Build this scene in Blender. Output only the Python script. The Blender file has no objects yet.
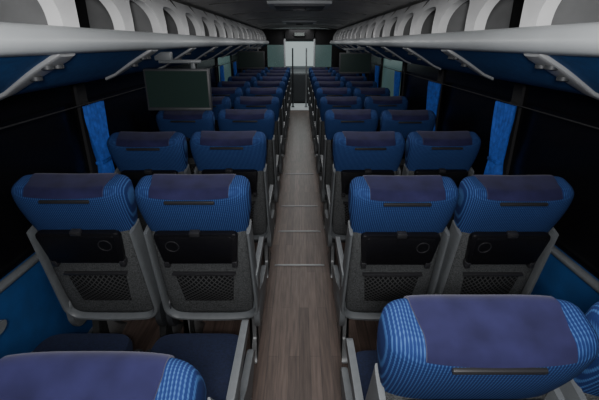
import bpy, bmesh, math, random
from mathutils import Matrix, Vector
random.seed(4)
COL = bpy.context.scene.collection

# ---------------------------------------------------------------- materials
def mat(name, color, rough=0.5, metal=0.0, spec=0.5, noise=0.0, nscale=60, bump=0.0, emit=None, estr=0.0, sheen=0.0):
    m = bpy.data.materials.new(name); m.use_nodes = True
    nt = m.node_tree; b = nt.nodes['Principled BSDF']
    b.inputs['Base Color'].default_value = (*color, 1)
    b.inputs['Roughness'].default_value = rough
    b.inputs['Metallic'].default_value = metal
    b.inputs['Specular IOR Level'].default_value = spec
    if sheen: b.inputs['Sheen Weight'].default_value = sheen
    tc = nt.nodes.new('ShaderNodeTexCoord')
    n = nt.nodes.new('ShaderNodeTexNoise'); n.inputs['Scale'].default_value = nscale
    n.inputs['Detail'].default_value = 3
    nt.links.new(tc.outputs['Object'], n.inputs['Vector'])
    if noise:
        r = nt.nodes.new('ShaderNodeValToRGB')
        r.color_ramp.elements[0].position = 0.3; r.color_ramp.elements[1].position = 0.7
        r.color_ramp.elements[0].color = (*[c*(1-noise) for c in color], 1)
        r.color_ramp.elements[1].color = (*[min(1, c*(1+noise)) for c in color], 1)
        nt.links.new(n.outputs['Fac'], r.inputs['Fac'])
        nt.links.new(r.outputs['Color'], b.inputs['Base Color'])
    if bump:
        bp = nt.nodes.new('ShaderNodeBump'); bp.inputs['Strength'].default_value = bump
        bp.inputs['Distance'].default_value = 0.003
        nt.links.new(n.outputs['Fac'], bp.inputs['Height'])
        nt.links.new(bp.outputs['Normal'], b.inputs['Normal'])
    if emit:
        b.inputs['Emission Color'].default_value = (*emit, 1)
        b.inputs['Emission Strength'].default_value = estr
    return m

def pattern_mat(name, base, light, fx, fz, thr, rough=0.9, diag=False, zw=0.7):
    """woven cloth: fine regular dashes"""
    m = bpy.data.materials.new(name); m.use_nodes = True
    nt = m.node_tree; b = nt.nodes['Principled BSDF']; L = nt.links
    b.inputs['Roughness'].default_value = rough
    b.inputs['Specular IOR Level'].default_value = 0.2
    tc = nt.nodes.new('ShaderNodeTexCoord'); s = nt.nodes.new('ShaderNodeSeparateXYZ')
    L.new(tc.outputs['Object'], s.inputs[0])
    def M(op, a, bb=None):
        n = nt.nodes.new('ShaderNodeMath'); n.operation = op
        for i, v in enumerate([a, bb]):
            if v is None: continue
            if isinstance(v, (int, float)): n.inputs[i].default_value = v
            else: L.new(v, n.inputs[i])
        return n.outputs[0]
    X = s.outputs['X']; ZY = M('SUBTRACT', s.outputs['Z'], s.outputs['Y'])
    if diag:
        A = M('ADD', X, ZY); B = M('SUBTRACT', X, ZY)
    else:
        A = X; B = ZY
    sa = M('SINE', M('MULTIPLY', A, fx)); sb = M('SINE', M('MULTIPLY', B, fz))
    if diag:
        v = M('MAXIMUM', sa, sb)
    else:
        v = M('ADD', sa, M('MULTIPLY', sb, zw))
    r = nt.nodes.new('ShaderNodeValToRGB')
    r.color_ramp.elements[0].position = thr - 0.14; r.color_ramp.elements[1].position = thr + 0.14
    r.color_ramp.elements[0].color = (*base, 1); r.color_ramp.elements[1].color = (*light, 1)
    v2 = M('ADD', M('MULTIPLY', v, 0.3), 0.5)
    L.new(v2, r.inputs['Fac']); L.new(r.outputs['Color'], b.inputs['Base Color'])
    bp = nt.nodes.new('ShaderNodeBump'); bp.inputs['Strength'].default_value = 0.3; bp.inputs['Distance'].default_value = 0.002
    L.new(v2, bp.inputs['Height']); L.new(bp.outputs['Normal'], b.inputs['Normal'])
    return m

M_BLUE = pattern_mat('blue_cloth', (0.010, 0.024, 0.105), (0.038, 0.098, 0.26), 800, 620, 0.66, zw=0.3)
M_VIOLET = mat('violet_velour', (0.017, 0.017, 0.060), 0.8, spec=0.12, noise=0.35, nscale=9, sheen=0.12)
M_GREYCLOTH = mat('grey_moquette', (0.075, 0.079, 0.082), 0.95, spec=0.1, noise=0.45, nscale=170, bump=0.5)
M_NET = pattern_mat('elastic_net', (0.007, 0.007, 0.008), (0.085, 0.088, 0.09), 260, 260, 0.76, diag=True)
M_TRAY = mat('black_plastic', (0.007, 0.007, 0.009), 0.42, spec=0.3, noise=0.2, nscale=90, bump=0.1)
M_TRAYRIM = mat('black_plastic_edge', (0.025, 0.025, 0.028), 0.35)
M_FRAME = mat('grey_plastic', (0.135, 0.146, 0.156), 0.42, noise=0.06, nscale=30)
M_DARKFRAME = mat('dark_plastic', (0.03, 0.033, 0.038), 0.5, noise=0.1)
M_METAL = mat('satin_metal', (0.30, 0.31, 0.32), 0.4, metal=0.35, noise=0.08, nscale=20)
M_LIGHTUNIT = mat('light_unit_grey', (0.30, 0.31, 0.32), 0.35, noise=0.05, nscale=20)
M_CUSH = mat('cushion_cloth', (0.008, 0.014, 0.045), 0.9, noise=0.3, nscale=120)
M_SIDEBLUE = mat('side_panel_blue', (0.010, 0.060, 0.20), 0.6, noise=0.12, nscale=12)
M_UNDERBLUE = mat('rack_blue_cloth', (0.010, 0.080, 0.25), 0.7, noise=0.15, nscale=40)
M_LIP = mat('rack_grey', (0.50, 0.53, 0.55), 0.4, noise=0.04, nscale=5)
M_WHITE = mat('bin_white', (0.90, 0.91, 0.92), 0.45, noise=0.04, nscale=6)
M_BIN = mat('bin_inner', (0.20, 0.205, 0.21), 0.7, noise=0.1, nscale=10)
M_CEIL = mat('ceiling_vinyl', (0.50, 0.49, 0.475), 0.6, noise=0.10, nscale=6)
M_SEAM = mat('ceiling_seam', (0.08, 0.08, 0.08), 0.5)
M_BLACKGLASS = mat('night_glass', (0.004, 0.004, 0.005), 0.25, spec=0.25)
M_LITGLASS = mat('lit_glass', (0.01, 0.02, 0.02), 0.2, noise=0.9, nscale=3, emit=(0.35, 0.62, 0.60), estr=0.10)  # glow put into the pane stands in for light behind it
M_WALLDARK = mat('pillar_dark', (0.012, 0.012, 0.014), 0.7, noise=0.2)
M_LEDGE = mat('ledge_grey', (0.12, 0.13, 0.14), 0.5, noise=0.08)
M_PALEFLOOR = mat('pale_vinyl', (0.6, 0.62, 0.63), 0.5, noise=0.08)
M_CURT = mat('curtain_blue', (0.022, 0.085, 0.42), 0.85, noise=0.3, nscale=30)
M_SCREEN = mat('screen_black', (0.018, 0.034, 0.030), 0.2, spec=0.5)
M_RED = mat('red_print_glow', (0.5, 0.02, 0.02), 0.5, emit=(0.6, 0.03, 0.03), estr=0.15)  # red print with a faint glow added to its colour
M_FRONTLIT = mat('windshield_glow', (0.05, 0.06, 0.06), 0.3, emit=(0.62, 0.74, 0.74), estr=0.5)

def wood():
    m = bpy.data.materials.new('wood_planks'); m.use_nodes = True
    nt = m.node_tree; b = nt.nodes['Principled BSDF']; L = nt.links
    tc = nt.nodes.new('ShaderNodeTexCoord')
    mp = nt.nodes.new('ShaderNodeMapping'); mp.inputs['Rotation'].default_value = (0, 0, math.pi/2)
    L.new(tc.outputs['Object'], mp.inputs['Vector'])
    br = nt.nodes.new('ShaderNodeTexBrick')
    br.inputs['Scale'].default_value = 1; br.inputs['Brick Width'].default_value = 0.9
    br.inputs['Row Height'].default_value = 0.06; br.inputs['Mortar Size'].default_value = 0.001
    br.inputs['Color1'].default_value = (0.092, 0.064, 0.054, 1)
    br.inputs['Color2'].default_value = (0.150, 0.108, 0.092, 1)
    br.inputs['Mortar'].default_value = (0.05, 0.036, 0.03, 1)
    L.new(mp.outputs[0], br.inputs['Vector'])
    mp2 = nt.nodes.new('ShaderNodeMapping'); mp2.inputs['Scale'].default_value = (70, 4, 1)
    L.new(tc.outputs['Object'], mp2.inputs['Vector'])
    n = nt.nodes.new('ShaderNodeTexNoise'); n.inputs['Scale'].default_value = 1; n.inputs['Detail'].default_value = 5
    L.new(mp2.outputs[0], n.inputs['Vector'])
    mx = nt.nodes.new('ShaderNodeMixRGB'); mx.blend_type = 'OVERLAY'; mx.inputs['Fac'].default_value = 0.9
    L.new(br.outputs['Color'], mx.inputs[1]); L.new(n.outputs['Fac'], mx.inputs[2])
    L.new(mx.outputs[0], b.inputs['Base Color']); b.inputs['Roughness'].default_value = 0.42
    return m
M_WOOD = wood()

# ---------------------------------------------------------------- mesh helpers
def finish(bm, name, mats, parent=None, smooth=True, loc=(0, 0, 0)):
    bmesh.ops.recalc_face_normals(bm, faces=bm.faces)
    me = bpy.data.meshes.new(name); bm.to_mesh(me); bm.free()
    if not isinstance(mats, (list, tuple)): mats = [mats]
    for mm in mats: me.materials.append(mm)
    if smooth:
        for p in me.polygons: p.use_smooth = True
        me.set_sharp_from_angle(angle=math.radians(38))
    o = bpy.data.objects.new(name, me); COL.objects.link(o)
    o.location = loc
    if parent: o.parent = parent
    return o

def empty(name, loc=(0, 0, 0)):
    e = bpy.data.objects.new(name, None); COL.objects.link(e); e.location = loc
    e.empty_display_size = 0.1
    return e

def tag(o, label, cat, group=None):
    o['label'] = label; o['category'] = cat
    if group: o['group'] = group

def add_box(bm, x0, x1, y0, y1, z0, z1, bev=0.0, seg=2, mi=0):
    r = bmesh.ops.create_cube(bm, size=1)
    vs = r['verts']
    for v in vs:
        v.co = Vector(((x0+x1)/2 + v.co.x*(x1-x0), (y0+y1)/2 + v.co.y*(y1-y0), (z0+z1)/2 + v.co.z*(z1-z0)))
    fs = set(f for v in vs for f in v.link_faces)
    for f in fs: f.material_index = mi
    if bev:
        es = list(set(e for v in vs for e in v.link_edges))
        bmesh.ops.bevel(bm, geom=es, offset=bev, segments=seg, affect='EDGES', profile=0.5, material=mi)

def box(name, dims, m, parent=None, bev=0.0):
    bm = bmesh.new(); add_box(bm, *dims, bev=bev)
    return finish(bm, name, m, parent)

def sring(hw, hd, n=40, e=4.0, cx=0, cy=0):
    out = []
    for i in range(n):
        a = 2*math.pi*i/n
        c, s = math.cos(a), math.sin(a)
        out.append((cx + hw*math.copysign(abs(c)**(2/e), c), cy + hd*math.copysign(abs(s)**(2/e), s)))
    return out

def loft(bm, rings, cap=True, closed=True, mi=0):
    R = [[bm.verts.new(p) for p in r] for r in rings]
    n = len(R[0])
    for a, b in zip(R[:-1], R[1:]):
        for i in range(n if closed else n-1):
            j = (i+1) % n
            f = bm.faces.new((a[i], a[j], b[j], b[i])); f.material_index = mi
    if cap and closed:
        bm.faces.new(R[0][::-1]).material_index = mi; bm.faces.new(R[-1]).material_index = mi
    return R

def prism(bm, poly, axis, a0, a1, mi=0, bev=0.0):
    def P(p, a):
        if axis == 'x': return (a, p[0], p[1])
        if axis == 'y': return (p[0], a, p[1])
        return (p[0], p[1], a)
    A = [bm.verts.new(P(p, a0)) for p in poly]; B = [bm.verts.new(P(p, a1)) for p in poly]
    n = len(poly); fs = []
    for i in range(n):
        j = (i+1) % n
        fs.append(bm.faces.new((A[i], A[j], B[j], B[i])))
    fs.append(bm.faces.new(A[::-1])); fs.append(bm.faces.new(B))
    for f in fs: f.material_index = mi
    if bev:
        es = list(set(e for f in fs[-2:] for e in f.edges))
        bmesh.ops.bevel(bm, geom=es, offset=bev, segments=2, affect='EDGES', profile=0.5, material=mi)

def rounded_poly(pts, r, seg=5):
    out = []
    n = len(pts)
    for i in range(n):
        p0, p1, p2 = Vector(pts[i-1]), Vector(pts[i]), Vector(pts[(i+1) % n])
        d0 = (p0-p1); d2 = (p2-p1)
        rr = min(r, d0.length*0.45, d2.length*0.45)
        a = p1 + d0.normalized()*rr; b = p1 + d2.normalized()*rr
        for k in range(seg+1):
            t = k/seg
            out.append(tuple((1-t)**2*a + 2*t*(1-t)*p1 + t*t*b))
    return out

# ---------------------------------------------------------------- passenger seat
ALPHA0 = math.radians(15)
HINGE_Z = 0.40
ZTOP = 0.765
def hr_dims(z):
    t = (z-0.53)/(ZTOP-0.53)
    hw = 0.214 + 0.021*math.sin(min(1, t*1.25)*math.pi/2) - 0.006*max(0, t-0.7)/0.3
    hd = 0.055 + 0.028*math.sin(min(1, t*1.2)*math.pi/2)
    return hw, hd
R_TOP = 0.042
def hr_levels():
    L = []
    zs = [0.53 + k*(ZTOP-R_TOP-0.53)/9 for k in range(10)]
    for z in zs:
        hw, hd = hr_dims(z); L.append((z, hw, hd))
    for k in range(1, 9):
        a = math.pi/2*k/8
        hw, hd = hr_dims(ZTOP-R_TOP)
        ins = R_TOP*(1-math.cos(a))
        L.append((ZTOP-R_TOP+R_TOP*math.sin(a), hw-ins*0.9, hd-ins))
    return L
def saddle(x, z):
    t = max(0, (z-0.66)/(ZTOP-0.66))
    return 0.016*t*(min(1.0, abs(x)/0.2)**2) - 0.008*t
HY = 0.018

def make_seat_proto():
    root = empty('passenger_seat')
    bm = bmesh.new()
    rings = []
    for z, hw, hd, cy in [(0.0, 0.175, 0.03, 0.0), (0.01, 0.195, 0.042, 0), (0.04, 0.208, 0.05, 0), (0.15, 0.212, 0.052, 0), (0.3, 0.212, 0.050, 0),
                          (0.45, 0.210, 0.048, 0.004), (0.53, 0.208, 0.046, 0.008), (0.56, 0.200, 0.043, 0.01)]:
        rings.append([(x, y, z) for x, y in sring(hw, hd, 40, 5, 0, cy)])
    loft(bm, rings)
    back = finish(bm, 'backrest', M_GREYCLOTH, root, loc=(0, 0, HINGE_Z))
    back.rotation_euler = (ALPHA0, 0, 0)
    # headrest cover
    bm = bmesh.new()
    rings = []
    for z, hw, hd in hr_levels():
        rings.append([(x, y, z + saddle(x, z)) for x, y in sring(hw, hd, 56, 4, 0, HY)])
    R = loft(bm, rings, cap=False)
    bm.faces.new(R[0][::-1])
    top = R[-1]; n = len(top)
    for i in range(0, n//2):
        vs = []
        for v in (top[i], top[i+1], top[n-1-i], top[(n-i) % n]):
            if v not in vs: vs.append(v)
        if len(vs) >= 3:
            try: bm.faces.new(vs)
            except ValueError: pass
    finish(bm, 'headrest', M_BLUE, back)['label'] = 'blue ribbed cloth headrest cover'
    # violet pad draped over the top
    bm = bmesh.new()
    lv = hr_levels()
    ZP = 0.738
    backs = [l for l in lv if l[0] >= ZP-0.004]
    fronts = [l for l in lv if l[0] >= 0.64]
    path = [('b',)+l for l in backs] + [('m', ZTOP, backs[-1][1], 0)] + [('f',)+l for l in reversed(fronts)]
    NX = 16; PW = 0.166
    outer, inner = [], []
    for side, z, hw, hd in path:
        ro, ri = [], []
        for k in range(NX+1):
            x = -PW + 2*PW*k/NX
            xx = x*(0.94 if side == 'b' else (0.98 if side == 'm' else 1.02))
            fy = max(0.05, 1-(min(0.99, abs(xx)/hw))**4)**0.25
            puff = 0.004 + 0.004*math.cos(xx/PW*math.pi/2*0.9)
            nz = min(1, max(0, (z-(ZTOP-R_TOP))/R_TOP))
            y = hd*fy; s = -1 if side == 'b' else (1 if side == 'f' else 0)
            zz = z + saddle(xx, z)
            ro.append((xx, HY + s*(y+puff*math.sqrt(max(0.05, 1-nz*nz*0.9))), zz + puff*nz))
            ri.append((xx, HY + s*(y-0.003), zz - 0.003*nz))
        outer.append(ro); inner.append(ri)
    NP = len(outer)
    O = [[bm.verts.new(p) for p in r] for r in outer]
    I = [[bm.verts.new(p) for p in r] for r in inner]
    for i in range(NP-1):
        for k in range(NX):
            bm.faces.new((O[i][k], O[i][k+1], O[i+1][k+1], O[i+1][k]))
            bm.faces.new((I[i][k], I[i+1][k], I[i+1][k+1], I[i][k+1]))
        for k in (0, NX):
            bm.faces.new((O[i][k], O[i+1][k], I[i+1][k], I[i][k]))
    for i in (0, NP-1):
        for k in range(NX):
            bm.faces.new((O[i][k], O[i][k+1], I[i][k+1], I[i][k]))
    finish(bm, 'headrest_pad', M_VIOLET, back)['label'] = 'dark violet velour pad over the headrest top'
    # dark grip strip
    bm = bmesh.new()
    hw, hd = hr_dims(0.722)
    add_box(bm, -0.10, 0.10, HY-hd-0.008, HY-hd+0.01, 0.714, 0.728, bev=0.004)
    finish(bm, 'grip_strip', M_TRAYRIM, back)
    # tray table
    bm = bmesh.new()
    poly = rounded_poly([(-0.178, 0.565), (0.178, 0.565), (0.160, 0.395), (-0.160, 0.395)], 0.022)
    prism(bm, poly, 'y', -0.078, -0.052, bev=0.004)
    poly = rounded_poly([(-0.156, 0.550), (0.156, 0.550), (0.142, 0.408), (-0.142, 0.408)], 0.016)
    prism(bm, poly, 'y', -0.0805, -0.077, bev=0.0012)
    cx, cz = -0.105, 0.50
    segs = 28
    rr = []
    for rad, yy in ((0.030, -0.0800), (0.0295, -0.0835), (0.0260, -0.0835), (0.0255, -0.0800)):
        rr.append([(cx+rad*math.cos(2*math.pi*i/segs), yy, cz+rad*math.sin(2*math.pi*i/segs)) for i in range(segs)])
    loft(bm, rr, cap=False, mi=1)
    add_box(bm, -0.022, 0.022, -0.088, -0.060, 0.556, 0.580, bev=0.005, mi=1)
    for sx in (-1, 1):
        add_box(bm, sx*0.150-0.012, sx*0.150+0.012, -0.082, -0.045, 0.372, 0.405, bev=0.004, mi=1)
    finish(bm, 'tray_table', [M_TRAY, M_TRAYRIM], back)['label'] = 'black folded tray table'
    # net pocket
    bm = bmesh.new()
    rows = []
    for iz in range(9):
        z = 0.12 + 0.19*iz/8
        r = []
        for ix in range(15):
            x = -0.135 + 0.27*ix/14
            bulge = 0.018*math.sin(math.pi*min(1, iz/8*0.9+0.05))*math.cos(x/0.135*math.pi/2*0.9)
            r.append((x*(0.86+0.14*iz/8), -0.054-bulge, z))
        rows.append(r)
    rf = [[(p[0], p[1]+0.004, p[2]) for p in r] for r in rows]
    A = [[bm.verts.new(p) for p in r] for r in rows]; B = [[bm.verts.new(p) for p in r] for r in rf]
    for i in range(8):
        for k in range(14):
            bm.faces.new((A[i][k], A[i][k+1], A[i+1][k+1], A[i+1][k]))
            bm.faces.new((B[i][k], B[i+1][k], B[i+1][k+1], B[i][k+1]))
        for k in (0, 14): bm.faces.new((A[i][k], A[i+1][k], B[i+1][k], B[i][k]))
    for i in (0, 8):
        for k in range(14): bm.faces.new((A[i][k], A[i][k+1], B[i][k+1], B[i][k]))
    finish(bm, 'net_pocket', M_NET, back)['label'] = 'black elastic net pocket'
    bm = bmesh.new()
    add_box(bm, -0.145, 0.145, -0.068, -0.048, 0.305, 0.317, bev=0.004)
    finish(bm, 'pocket_hem', M_TRAYRIM, back)
    # U frame
    bm = bmesh.new()
    cl = []
    X0 = 0.226
    for k in range(9): cl.append((-X0+0.008*(1-k/8)*1.0, 0.55-k*0.06))
    for k in range(1, 7):
        a = math.pi/2*k/6; cl.append((-X0+0.07*(1-math.cos(a)), 0.07-0.07*math.sin(a)-0.0))
    cl = cl[:-1] + [(-X0+0.07, -0.0)]
    cl2 = [(-x, z) for x, z in reversed(cl)]
    full = cl + [(-0.08, -0.004), (0.0, -0.005), (0.08, -0.004)] + cl2
    rings = []
    for i, (x, z) in enumerate(full):
        p0 = Vector(full[max(0, i-1)]); p1 = Vector(full[min(len(full)-1, i+1)])
        t = (p1-p0).normalized(); nn = Vector((-t.y, t.x))
        frac = abs(i-(len(full)-1)/2)/((len(full)-1)/2)
        w = 0.0085 + 0.006*(1-frac); d0 = 0.052 + 0.016*(1-frac)
        ring = []
        for (a, b) in sring(1, 1, 14, 3.5):
            ring.append((x+nn.x*a*w, -0.008 + b*d0, z+nn.y*a*w))
        rings.append(ring)
    loft(bm, rings)
    finish(bm, 'back_frame', M_FRAME, back)['label'] = 'grey plastic frame around the lower back'
    # seat cushion
    bm = bmesh.new()
    rings = []
    for z, hw, y0, y1 in [(0.335, 0.185, 0.05, 0.42), (0.345, 0.198, 0.035, 0.445), (0.38, 0.203, 0.03, 0.46), (0.43, 0.203, 0.03, 0.465), (0.455, 0.195, 0.04, 0.455), (0.462, 0.17, 0.06, 0.43)]:
        rings.append([(x, y, z) for x, y in sring(hw, (y1-y0)/2, 32, 6, 0, (y0+y1)/2)])
    loft(bm, rings)
    finish(bm, 'seat_cushion', M_CUSH, root)
    for sx in (-1, 1):
        bm = bmesh.new()
        poly = rounded_poly([(-0.055, 0.47), (0.02, 0.50), (0.16, 0.44), (0.42, 0.41), (0.43, 0.34), (0.30, 0.285), (-0.02, 0.285), (-0.06, 0.36)], 0.03)
        prism(bm, poly, 'x', sx*0.207, sx*0.236, bev=0.006)
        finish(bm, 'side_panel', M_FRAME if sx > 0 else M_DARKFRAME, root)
    bm = bmesh.new()
    poly = rounded_poly([(-0.11, 0.665), (0.27, 0.672), (0.30, 0.655), (0.27, 0.628), (0.02, 0.615), (-0.03, 0.55), (-0.07, 0.56)], 0.022)
    prism(bm, poly, 'x', 0.214, 0.240, bev=0.006)
    finish(bm, 'armrest', M_FRAME, root)
    bm = bmesh.new()
    add_box(bm, -0.205, 0.205, 0.06, 0.11, 0.285, 0.335, bev=0.006)
    add_box(bm, -0.205, 0.205, 0.34, 0.39, 0.285, 0.335, bev=0.006)
    add_box(bm, -0.03, 0.03, 0.08, 0.36, 0.29, 0.325, bev=0.004)
    finish(bm, 'seat_rail', M_DARKFRAME, root)
    for sx in (-1, 1):
        bm = bmesh.new()
        poly = rounded_poly([(0.07, 0.30), (0.36, 0.30), (0.30, 0.22), (0.27, 0.07), (0.36, 0.022), (0.38, 0.0), (0.02, 0.0), (0.04, 0.022), (0.16, 0.07), (0.15, 0.22)], 0.02)
        prism(bm, poly, 'x', sx*0.165, sx*0.20, bev=0.005)
        finish(bm, 'leg', M_METAL, root)
    return root

proto = make_seat_proto()

def copy_tree(o, parent=None):
    c = o.copy(); COL.objects.link(c)
    if parent: c.parent = parent
    for ch in o.children: copy_tree(ch, c)
    return c

PITCH = 0.87
XS = [-0.935, -0.437, 0.425, 0.885]
ROWS = [0.93] + [1.715 + PITCH*k for k in range(10)]
for ri, y in enumerate(ROWS):
    for xi, x in enumerate(XS):
        if ri == 1 and xi == 1:
            s = proto
        else:
            s = copy_tree(proto)
        yy = y; rec = ALPHA0 + math.radians(random.uniform(-0.8, 0.8))
        # armrest faces the aisle on aisle seats and the wall on window seats
        s.scale = ((-1.0, 1.0, -0.94, 0.94)[xi], 1, 1)
        if ri == 0 and x < 0:
            rec = math.radians(34.5); yy = 0.995
        if ri == 0 and x > 0:
            rec = math.radians(17.5); yy = 0.89; x -= 0.03
        s.location = (x, yy, 0)
        for ch in s.children:
            if ch.name.startswith('backrest'): ch.rotation_euler = (rec, 0, 0)
        if abs(x) > 0.6:
            tag(s, 'blue-headed grey coach seat beside the window', 'seat', 'rows of coach seats')
        else:
            tag(s, 'blue-headed grey coach seat beside the aisle', 'seat', 'rows of coach seats')
        if ri == 0 and x < 0:
            s['label'] = 'blue coach seat with its back reclined further than the others'

# ---------------------------------------------------------------- room shell
Y0, Y1 = -0.6, 12.4
def struct(o): o['kind'] = 'structure'; return o
struct(box('floor', (-1.3, 1.3, Y0, Y1, -0.06, 0.0), M_WOOD))

def ceilz(x): return 2.03-0.13*abs(x/1.3)**2.2
bm = bmesh.new()
prof = []
for k in range(25):
    t = -1+2*k/24
    prof.append((t*1.30, ceilz(t*1.30)))
poly = prof + [(p[0], p[1]+0.05) for p in reversed(prof)]
prism(bm, poly, 'y', Y0, Y1)
struct(finish(bm, 'ceiling', M_CEIL))
ti = 1
for yy in [1.2 + 1.35*k for k in range(8)]:
    bm = bmesh.new()
    pr = [(-0.80+1.60*k/16) for k in range(17)]
    poly = [(x, ceilz(x)-0.006) for x in pr] + [(x, ceilz(x)+0.002) for x in reversed(pr)]
    prism(bm, poly, 'y', yy, yy+0.02)
    struct(finish(bm, 'trim_%d' % ti, M_SEAM)); ti += 1

for i, yy in enumerate((4.35, 7.9)):
    e = empty('roof_hatch', (0, yy, 2.02)); tag(e, 'grey square roof hatch with a pale rim', 'roof hatch')
    bm = bmesh.new(); add_box(bm, -0.30, 0.30, -0.30, 0.30, -0.02, 0.02, bev=0.008); finish(bm, 'hatch_rim', M_LIP, e)
    bm = bmesh.new(); add_box(bm, -0.24, 0.24, -0.24, 0.24, -0.035, -0.015, bev=0.008); finish(bm, 'hatch_lid', M_LEDGE, e)
    bm = bmesh.new(); add_box(bm, -0.06, 0.06, -0.015, 0.015, -0.055, -0.03, bev=0.005); finish(bm, 'handle', M_DARKFRAME, e)

def area(name, loc, sx, sy, power, col=(1, 1, 1), rot=(0, 0, 0)):
    l = bpy.data.lights.new(name, 'AREA'); l.shape = 'RECTANGLE'; l.size = sx; l.size_y = sy
    l.energy = power; l.color = col
    o = bpy.data.objects.new(name, l); COL.objects.link(o); o.location = loc; o.rotation_euler = rot
    return o

PILL = [-0.35 + 1.35*k for k in range(9)]
wi = 1
for sx, nm in ((-1, 'left'), (1, 'right')):
    bm = bmesh.new()
    add_box(bm, min(sx*1.24, sx*1.30), max(sx*1.24, sx*1.30), Y0, Y1, 0.0, 0.74, mi=0)
    add_box(bm, min(sx*1.24, sx*1.30), max(sx*1.24, sx*1.30), Y0, Y1, 1.48, 2.0, mi=1)
    for y in PILL + [Y1-0.1]:
        add_box(bm, min(sx*1.245, sx*1.30), max(sx*1.245, sx*1.30), y-0.05, y+0.05, 0.74, 1.48, mi=1)
    struct(finish(bm, 'wall_'+nm, [M_SIDEBLUE, M_WALLDARK]))
    bm = bmesh.new()
    poly = rounded_poly([(sx*1.245, 0.715), (sx*1.215, 0.72), (sx*1.21, 0.74), (sx*1.225, 0.75), (sx*1.245, 0.75)], 0.008, 3)
    prism(bm, poly, 'y', Y0, 10.55)
    struct(finish(bm, 'trim_%d' % ti, M_LEDGE)); ti += 1
    struct(box('baseboard_'+nm, (min(sx*1.22, sx*1.24), max(sx*1.22, sx*1.24), Y0, 10.55, 0, 0.09), M_LEDGE))
    ys = PILL + [Y1-0.1]
    for a, b in zip(ys[:-1], ys[1:]):
        lit = (sx > 0 and 4.9 < a < 6.0) or (sx < 0 and 6.2 < a < 7.5)
        o = box('window_%d' % wi, (min(sx*1.262, sx*1.272), max(sx*1.262, sx*1.272), a+0.05, b-0.05, 0.74, 1.48), M_LITGLASS if lit else M_BLACKGLASS)
        struct(o); wi += 1

struct(box('wall_back', (-1.3, 1.3, Y0-0.06, Y0, 0, 2.0), M_WALLDARK))

# ---------------------------------------------------------------- curtains
def curtain(sx, y, w, ztop=1.34, zbot=0.80):
    e = empty('curtain', (sx*1.205, y, zbot))
    tag(e, 'gathered bright blue curtain hanging at the window pillar', 'curtain', 'window curtains')
    bm = bmesh.new()
    H = ztop-zbot; rings = []
    for iz in range(19):
        t = iz/18; z = H*t
        ww = w*(0.52+0.48*min(1, abs(t-0.36)/0.5)**0.8)
        front, backp = [], []
        N = 60
        for k in range(N+1):
            s = k/N
            amp = 0.018*(0.7+0.3*math.sin(3*t+1))
            yv = -ww/2 + ww*s; xv = amp*math.sin(s*math.pi*13 + 0.8*math.sin(4*t)) + 0.004*math.sin(s*5+t*7)
            front.append((xv-0.002, yv, z)); backp.append((xv+0.002, yv, z))
        rings.append(front + backp[::-1])
    loft(bm, rings)
    finish(bm, 'curtain_cloth', M_CURT, e)
    bm = bmesh.new()
    z = H*0.36
    add_box(bm, -0.022, 0.022, -w*0.27, w*0.27, z-0.010, z+0.010, bev=0.004)
    finish(bm, 'tieback', M_CURT, e)
    return e
for sx in (-1, 1):
    for y, w in [(2.38, 0.24), (3.70, 0.34), (5.12, 0.28), (6.5, 0.28), (7.85, 0.3)]:
        curtain(sx, y, w)
    e = empty('curtain_rail', (sx*1.215, 5.0, 1.345)); tag(e, 'thin dark metal curtain rail along the windows', 'curtain rail')
    bm = bmesh.new()
    rings = [[(0.004*math.cos(a*math.pi/4), yy, 0.004*math.sin(a*math.pi/4)) for a in range(8)] for yy in (-5.4, 5.4)]
    loft(bm, rings); finish(bm, 'rail', M_WALLDARK, e)
    for y in PILL:
        bm = bmesh.new()
        add_box(bm, 0.0 if sx > 0 else -0.032, 0.032 if sx > 0 else 0.0, y-5.0-0.008, y-5.0+0.008, -0.008, 0.008)
        finish(bm, 'rail_bracket', M_WALLDARK, e)

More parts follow.
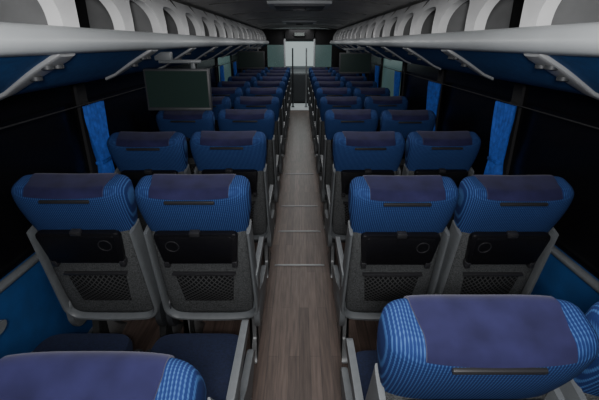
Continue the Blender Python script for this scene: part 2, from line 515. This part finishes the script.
# ---------------------------------------------------------------- luggage racks
RY0, RY1 = -0.55, 10.5
for sx, nm in ((-1, 'left'), (1, 'right')):
    e = empty('luggage_rack', (sx*1.24, (RY0+RY1)/2, 1.5))
    tag(e, 'long pale grey overhead luggage rack with arched openings above the windows', 'luggage rack', 'overhead racks')
    off = Vector((sx*1.24, (RY0+RY1)/2, 1.5))
    def fin(bm, name, m):
        bmesh.ops.translate(bm, verts=bm.verts, vec=-off)
        return finish(bm, name, m, e)
    bm = bmesh.new()
    lip = rounded_poly([(sx*0.80, 1.725), (sx*0.755, 1.715), (sx*0.735, 1.67), (sx*0.752, 1.642), (sx*0.79, 1.632), (sx*0.83, 1.64), (sx*0.82, 1.68)], 0.02, 4)
    prism(bm, lip, 'y', RY0, RY1); fin(bm, 'rack_lip', M_LIP)
    bm = bmesh.new()
    und = [(sx*0.79, 1.636), (sx*0.90, 1.575), (sx*1.00, 1.515), (sx*1.08, 1.485), (sx*1.24, 1.470), (sx*1.24, 1.49), (sx*1.02, 1.55), (sx*0.82, 1.65)]
    prism(bm, und, 'y', RY0, RY1); fin(bm, 'rack_underside', M_UNDERBLUE)
    bm = bmesh.new()
    add_box(bm, min(sx*0.82, sx*1.24), max(sx*0.82, sx*1.24), RY0, RY1, 1.65, 1.665)
    fin(bm, 'rack_shelf', M_BIN)
    bm = bmesh.new()
    BP = 0.52
    nb = int((RY1-RY0)/BP)
    def S(y, v):
        x = 0.80 + 0.10*v - 0.03*math.sin(math.pi*v)
        return (sx*x, y, 1.712 + v*0.235)
    for b in range(nb):
        ya = RY0 + b*BP; yc = ya+BP/2
        N = 28; inn, outr = [], []
        for k in range(N+1):
            a = math.pi*k/N
            c, s = math.cos(a), math.sin(a)
            iy = 0.205*math.copysign(abs(c)**0.75, c); iv = 0.72*abs(s)**0.8
            inn.append((yc+iy, iv))
            tx = (BP/2)/max(1e-6, abs(c)); tv = 1/max(1e-6, s)
            t = min(tx, tv)
            outr.append((yc+c*t, min(1, s*t)))
        A = [bm.verts.new(S(*p)) for p in inn]; B = [bm.verts.new(S(*p)) for p in outr]
        C = [bm.verts.new((S(*p)[0]+sx*0.05, p[0], S(*p)[2]+0.0)) for p in inn]
        for k in range(N):
            bm.faces.new((A[k], A[k+1], B[k+1], B[k]))
            bm.faces.new((A[k], C[k], C[k+1], A[k+1]))
    bmesh.ops.remove_doubles(bm, verts=bm.verts, dist=0.0005)
    fin(bm, 'bin_face', M_WHITE)
    for b in range(0, nb, 2):
        bm = bmesh.new()
        y = RY0+b*BP
        poly = [(sx*0.83, 1.665), (sx*1.235, 1.665), (sx*1.235, 1.90), (sx*0.92, 1.93)]
        prism(bm, poly, 'y', y-0.006, y+0.006); fin(bm, 'bin_divider', M_BIN)
    for k in range(10):
        y = 1.42 + 0.87*k
        bm = bmesh.new()
        st = [(0.775, 1.638, 0.050), (0.80, 1.622, 0.060), (0.86, 1.590, 0.058), (0.93, 1.552, 0.044), (1.0, 1.512, 0.030), (1.06, 1.488, 0.020)]
        rings = []
        for x, z, w in st:
            rings.append([(sx*x, y+p[0], z+0.002+p[1]) for p in sring(w, 0.013, 20, 4)])
        loft(bm, rings)
        fin(bm, 'reading_light_panel', M_LIGHTUNIT)
        for (x, z, dy) in ((0.835, 1.594, -0.030), (0.835, 1.594, 0.030), (0.90, 1.556, 0.0)):
            bm = bmesh.new()
            rr = []
            for rad, dz in ((0.021, 0.006), (0.021, -0.006), (0.015, -0.009), (0.012, -0.004)):
                rr.append([(sx*x+rad*math.cos(2*math.pi*i/18), y+dy+rad*math.sin(2*math.pi*i/18), z+dz) for i in range(18)])
            loft(bm, rr)
            fin(bm, 'air_nozzle', M_DARKFRAME)

# ---------------------------------------------------------------- hanging monitors
def monitor(x, y, z, w=0.40, h=0.25, label=''):
    e = empty('ceiling_monitor', (x, y, z)); tag(e, label, 'monitor', 'hanging monitors')
    bm = bmesh.new(); add_box(bm, -w/2, w/2, 0, 0.035, -h/2, h/2, bev=0.008)
    add_box(bm, -w*0.32, w*0.32, 0.034, 0.055, -h*0.32, h*0.32, bev=0.006)
    finish(bm, 'housing', M_DARKFRAME, e)
    bm = bmesh.new(); add_box(bm, -w/2+0.014, w/2-0.014, -0.0015, 0.003, -h/2+0.022, h/2-0.014)
    finish(bm, 'screen', M_SCREEN, e)
    bm = bmesh.new(); add_box(bm, -w/2+0.003, w/2-0.003, -0.003, 0.004, -h/2+0.002, -h/2+0.018, bev=0.002)
    finish(bm, 'lower_bezel', M_DARKFRAME, e)
    bm = bmesh.new()
    sg = 1 if x < 0 else -1
    def bx(a, b, *r, **k): add_box(bm, min(sg*a, sg*b), max(sg*a, sg*b), *r, **k)
    bx(0.09, 0.115, 0.01, 0.035, h/2-0.02, h/2+0.05, bev=0.004)
    bx(-0.02, -0.12, 0.0, 0.045, h/2+0.045, 1.62-z, bev=0.006)
    bx(-0.10, 0.15, 0.005, 0.04, h/2+0.03, h/2+0.05, bev=0.004)
    finish(bm, 'mounting_bracket', M_FRAME, e)
    return e
monitor(-0.745, 2.52, 1.40, label='black flat monitor on a silver bracket hanging under the rack')
monitor(0.70, 5.3, 1.43, label='small black monitor hanging under the luggage rack')
monitor(-0.72, 6.3, 1.43, label='small black monitor hanging under the luggage rack')

for i, y in enumerate((2.80, 3.42, 4.05, 5.2)):
    bm = bmesh.new()
    poly = rounded_poly([(-0.20, 0.0), (0.20, 0.0), (0.20, 0.004), (0.17, 0.007), (-0.17, 0.007), (-0.20, 0.004)], 0.002, 2)
    prism(bm, poly, 'y', y-0.010, y+0.010)
    struct(finish(bm, 'trim_%d' % ti, M_METAL)); ti += 1

e = empty('window_sticker', (-1.245, 1.28, 0.86)); tag(e, 'small red printed sticker on the dark window edge', 'sticker')
bm = bmesh.new()
add_box(bm, -0.016, -0.012, -0.11, 0.11, -0.025, 0.03); finish(bm, 'sticker_base', M_TRAY, e)
bm = bmesh.new()
for k in range(7):
    add_box(bm, -0.012, -0.0105, -0.09+k*0.027, -0.078+k*0.027, -0.015, 0.018)
add_box(bm, -0.012, -0.0107, -0.09, 0.084, -0.019, -0.014)
finish(bm, 'red_strokes', M_RED, e)

# ---------------------------------------------------------------- front of the coach
for sx, nm in ((-1, 'left'), (1, 'right')):
    e = empty('front_partition', (sx*0.80, 10.62, 0)); tag(e, 'dark partition with smoked glass at the front gangway', 'partition')
    bm = bmesh.new(); add_box(bm, -0.42, 0.42, -0.02, 0.02, 0, 1.10, bev=0.008); finish(bm, 'panel', M_WALLDARK, e)
    bm = bmesh.new(); add_box(bm, -0.42, 0.42, -0.02, 0.02, 1.62, 1.98, bev=0.004); finish(bm, 'header', M_WALLDARK, e)
    bm = bmesh.new(); add_box(bm, 0.0 if sx < 0 else -0.42, 0.42 if sx < 0 else 0.0, -0.006, 0.006, 1.10, 1.62)
    finish(bm, 'glass', M_LITGLASS, e)
    bm = bmesh.new(); add_box(bm, -0.42 if sx < 0 else 0.0, 0.0 if sx < 0 else 0.42, -0.006, 0.006, 1.10, 1.62)
    finish(bm, 'smoked_glass', M_BLACKGLASS, e)
    bm = bmesh.new()
    a = -sx*0.43
    add_box(bm, a-0.022, a+0.022, -0.03, 0.03, 0, 1.95, bev=0.008)
    finish(bm, 'post', M_LIP, e)
struct(box('trim_%d' % ti, (-0.40, 0.40, 10.59, 10.65, 1.76, 1.98), M_WALLDARK)); ti += 1
bm = bmesh.new()
add_box(bm, -1.3, 1.3, Y1, Y1+0.06, 0, 0.75); add_box(bm, -1.3, 1.3, Y1, Y1+0.06, 1.70, 2.0)
add_box(bm, -1.3, -1.15, Y1, Y1+0.06, 0.75, 1.70); add_box(bm, 1.15, 1.3, Y1, Y1+0.06, 0.75, 1.70)
struct(finish(bm, 'wall_front', M_WALLDARK))
struct(box('window_%d' % wi, (-1.15, 1.15, Y1+0.02, Y1+0.03, 0.75, 1.70), M_FRONTLIT)); wi += 1
struct(box('trim_%d' % ti, (-0.37, 0.37, 10.66, 11.9, 0.001, 0.02), M_PALEFLOOR)); ti += 1
bm = bmesh.new()
poly = rounded_poly([(12.38, 0.0), (12.0, 0.0), (11.95, 0.85), (12.1, 1.0), (12.38, 1.04)], 0.05)
prism(bm, poly, 'x', -1.1, 1.1, bev=0.01)
d = finish(bm, 'dashboard', M_DARKFRAME); tag(d, 'dark dashboard below the windshield', 'dashboard')
for sx in (-1, 1):
    bm = bmesh.new()
    rings = []
    for k in range(17):
        t = k/16
        z = 0.02 + 1.5*t; y = -0.10*math.sin(math.pi*t)
        rings.append([(0.02*math.cos(a*math.pi/6), y+0.02*math.sin(a*math.pi/6), z) for a in range(12)])
    loft(bm, rings)
    add_box(bm, -0.04, 0.04, -0.04, 0.04, 0.0, 0.02, bev=0.005)
    h = finish(bm, 'grab_pole', M_METAL if sx > 0 else M_DARKFRAME, loc=(sx*0.18, 11.2, 0.02)); tag(h, 'curved metal grab pole in the gangway', 'grab pole')
e = empty('clock_display', (0, 10.56, 1.86)); tag(e, 'small dark clock display above the gangway', 'display')
bm = bmesh.new(); add_box(bm, -0.14, 0.14, -0.02, 0.035, -0.05, 0.05, bev=0.008); finish(bm, 'display_case', M_TRAY, e)
bm = bmesh.new(); add_box(bm, -0.12, 0.12, -0.023, -0.019, -0.035, 0.035); finish(bm, 'display_window', M_SCREEN, e)

ds = copy_tree(proto); ds.location = (-0.75, 11.35, 0)
tag(ds, 'driver seat behind the windshield in the cabin', 'seat')
if 'group' in ds: del ds['group']

# ---------------------------------------------------------------- lights
for k in range(6):
    area('aisle_lamp', (0, 0.9+1.9*k, 1.97), 0.5, 1.2, 6.5, (1.0, 0.99, 0.98))
area('cab_lamp', (0, 11.5, 1.9), 0.8, 0.6, 14, (0.9, 1.0, 1.0))
p = bpy.data.lights.new('camera_flash', 'AREA'); p.shape = 'DISK'; p.size = 0.2; p.energy = 26; p.color = (1.0, 0.99, 0.98)
po = bpy.data.objects.new('camera_flash', p); COL.objects.link(po); po.location = (0.0, -0.15, 1.76); po.rotation_euler = (math.radians(84), 0, 0)

w = bpy.data.worlds.new('World'); bpy.context.scene.world = w; w.use_nodes = True
w.node_tree.nodes['Background'].inputs[0].default_value = (0.02, 0.025, 0.03, 1)
w.node_tree.nodes['Background'].inputs[1].default_value = 0.3

# ---------------------------------------------------------------- camera
cd = bpy.data.cameras.new('camera'); cam = bpy.data.objects.new('camera', cd); COL.objects.link(cam)
cd.lens = 24; cd.sensor_width = 36; cd.clip_start = 0.02
cam.location = (0, 0, 1.67); cam.rotation_euler = (math.radians(90-21.5), 0, 0)
bpy.context.scene.camera = cam
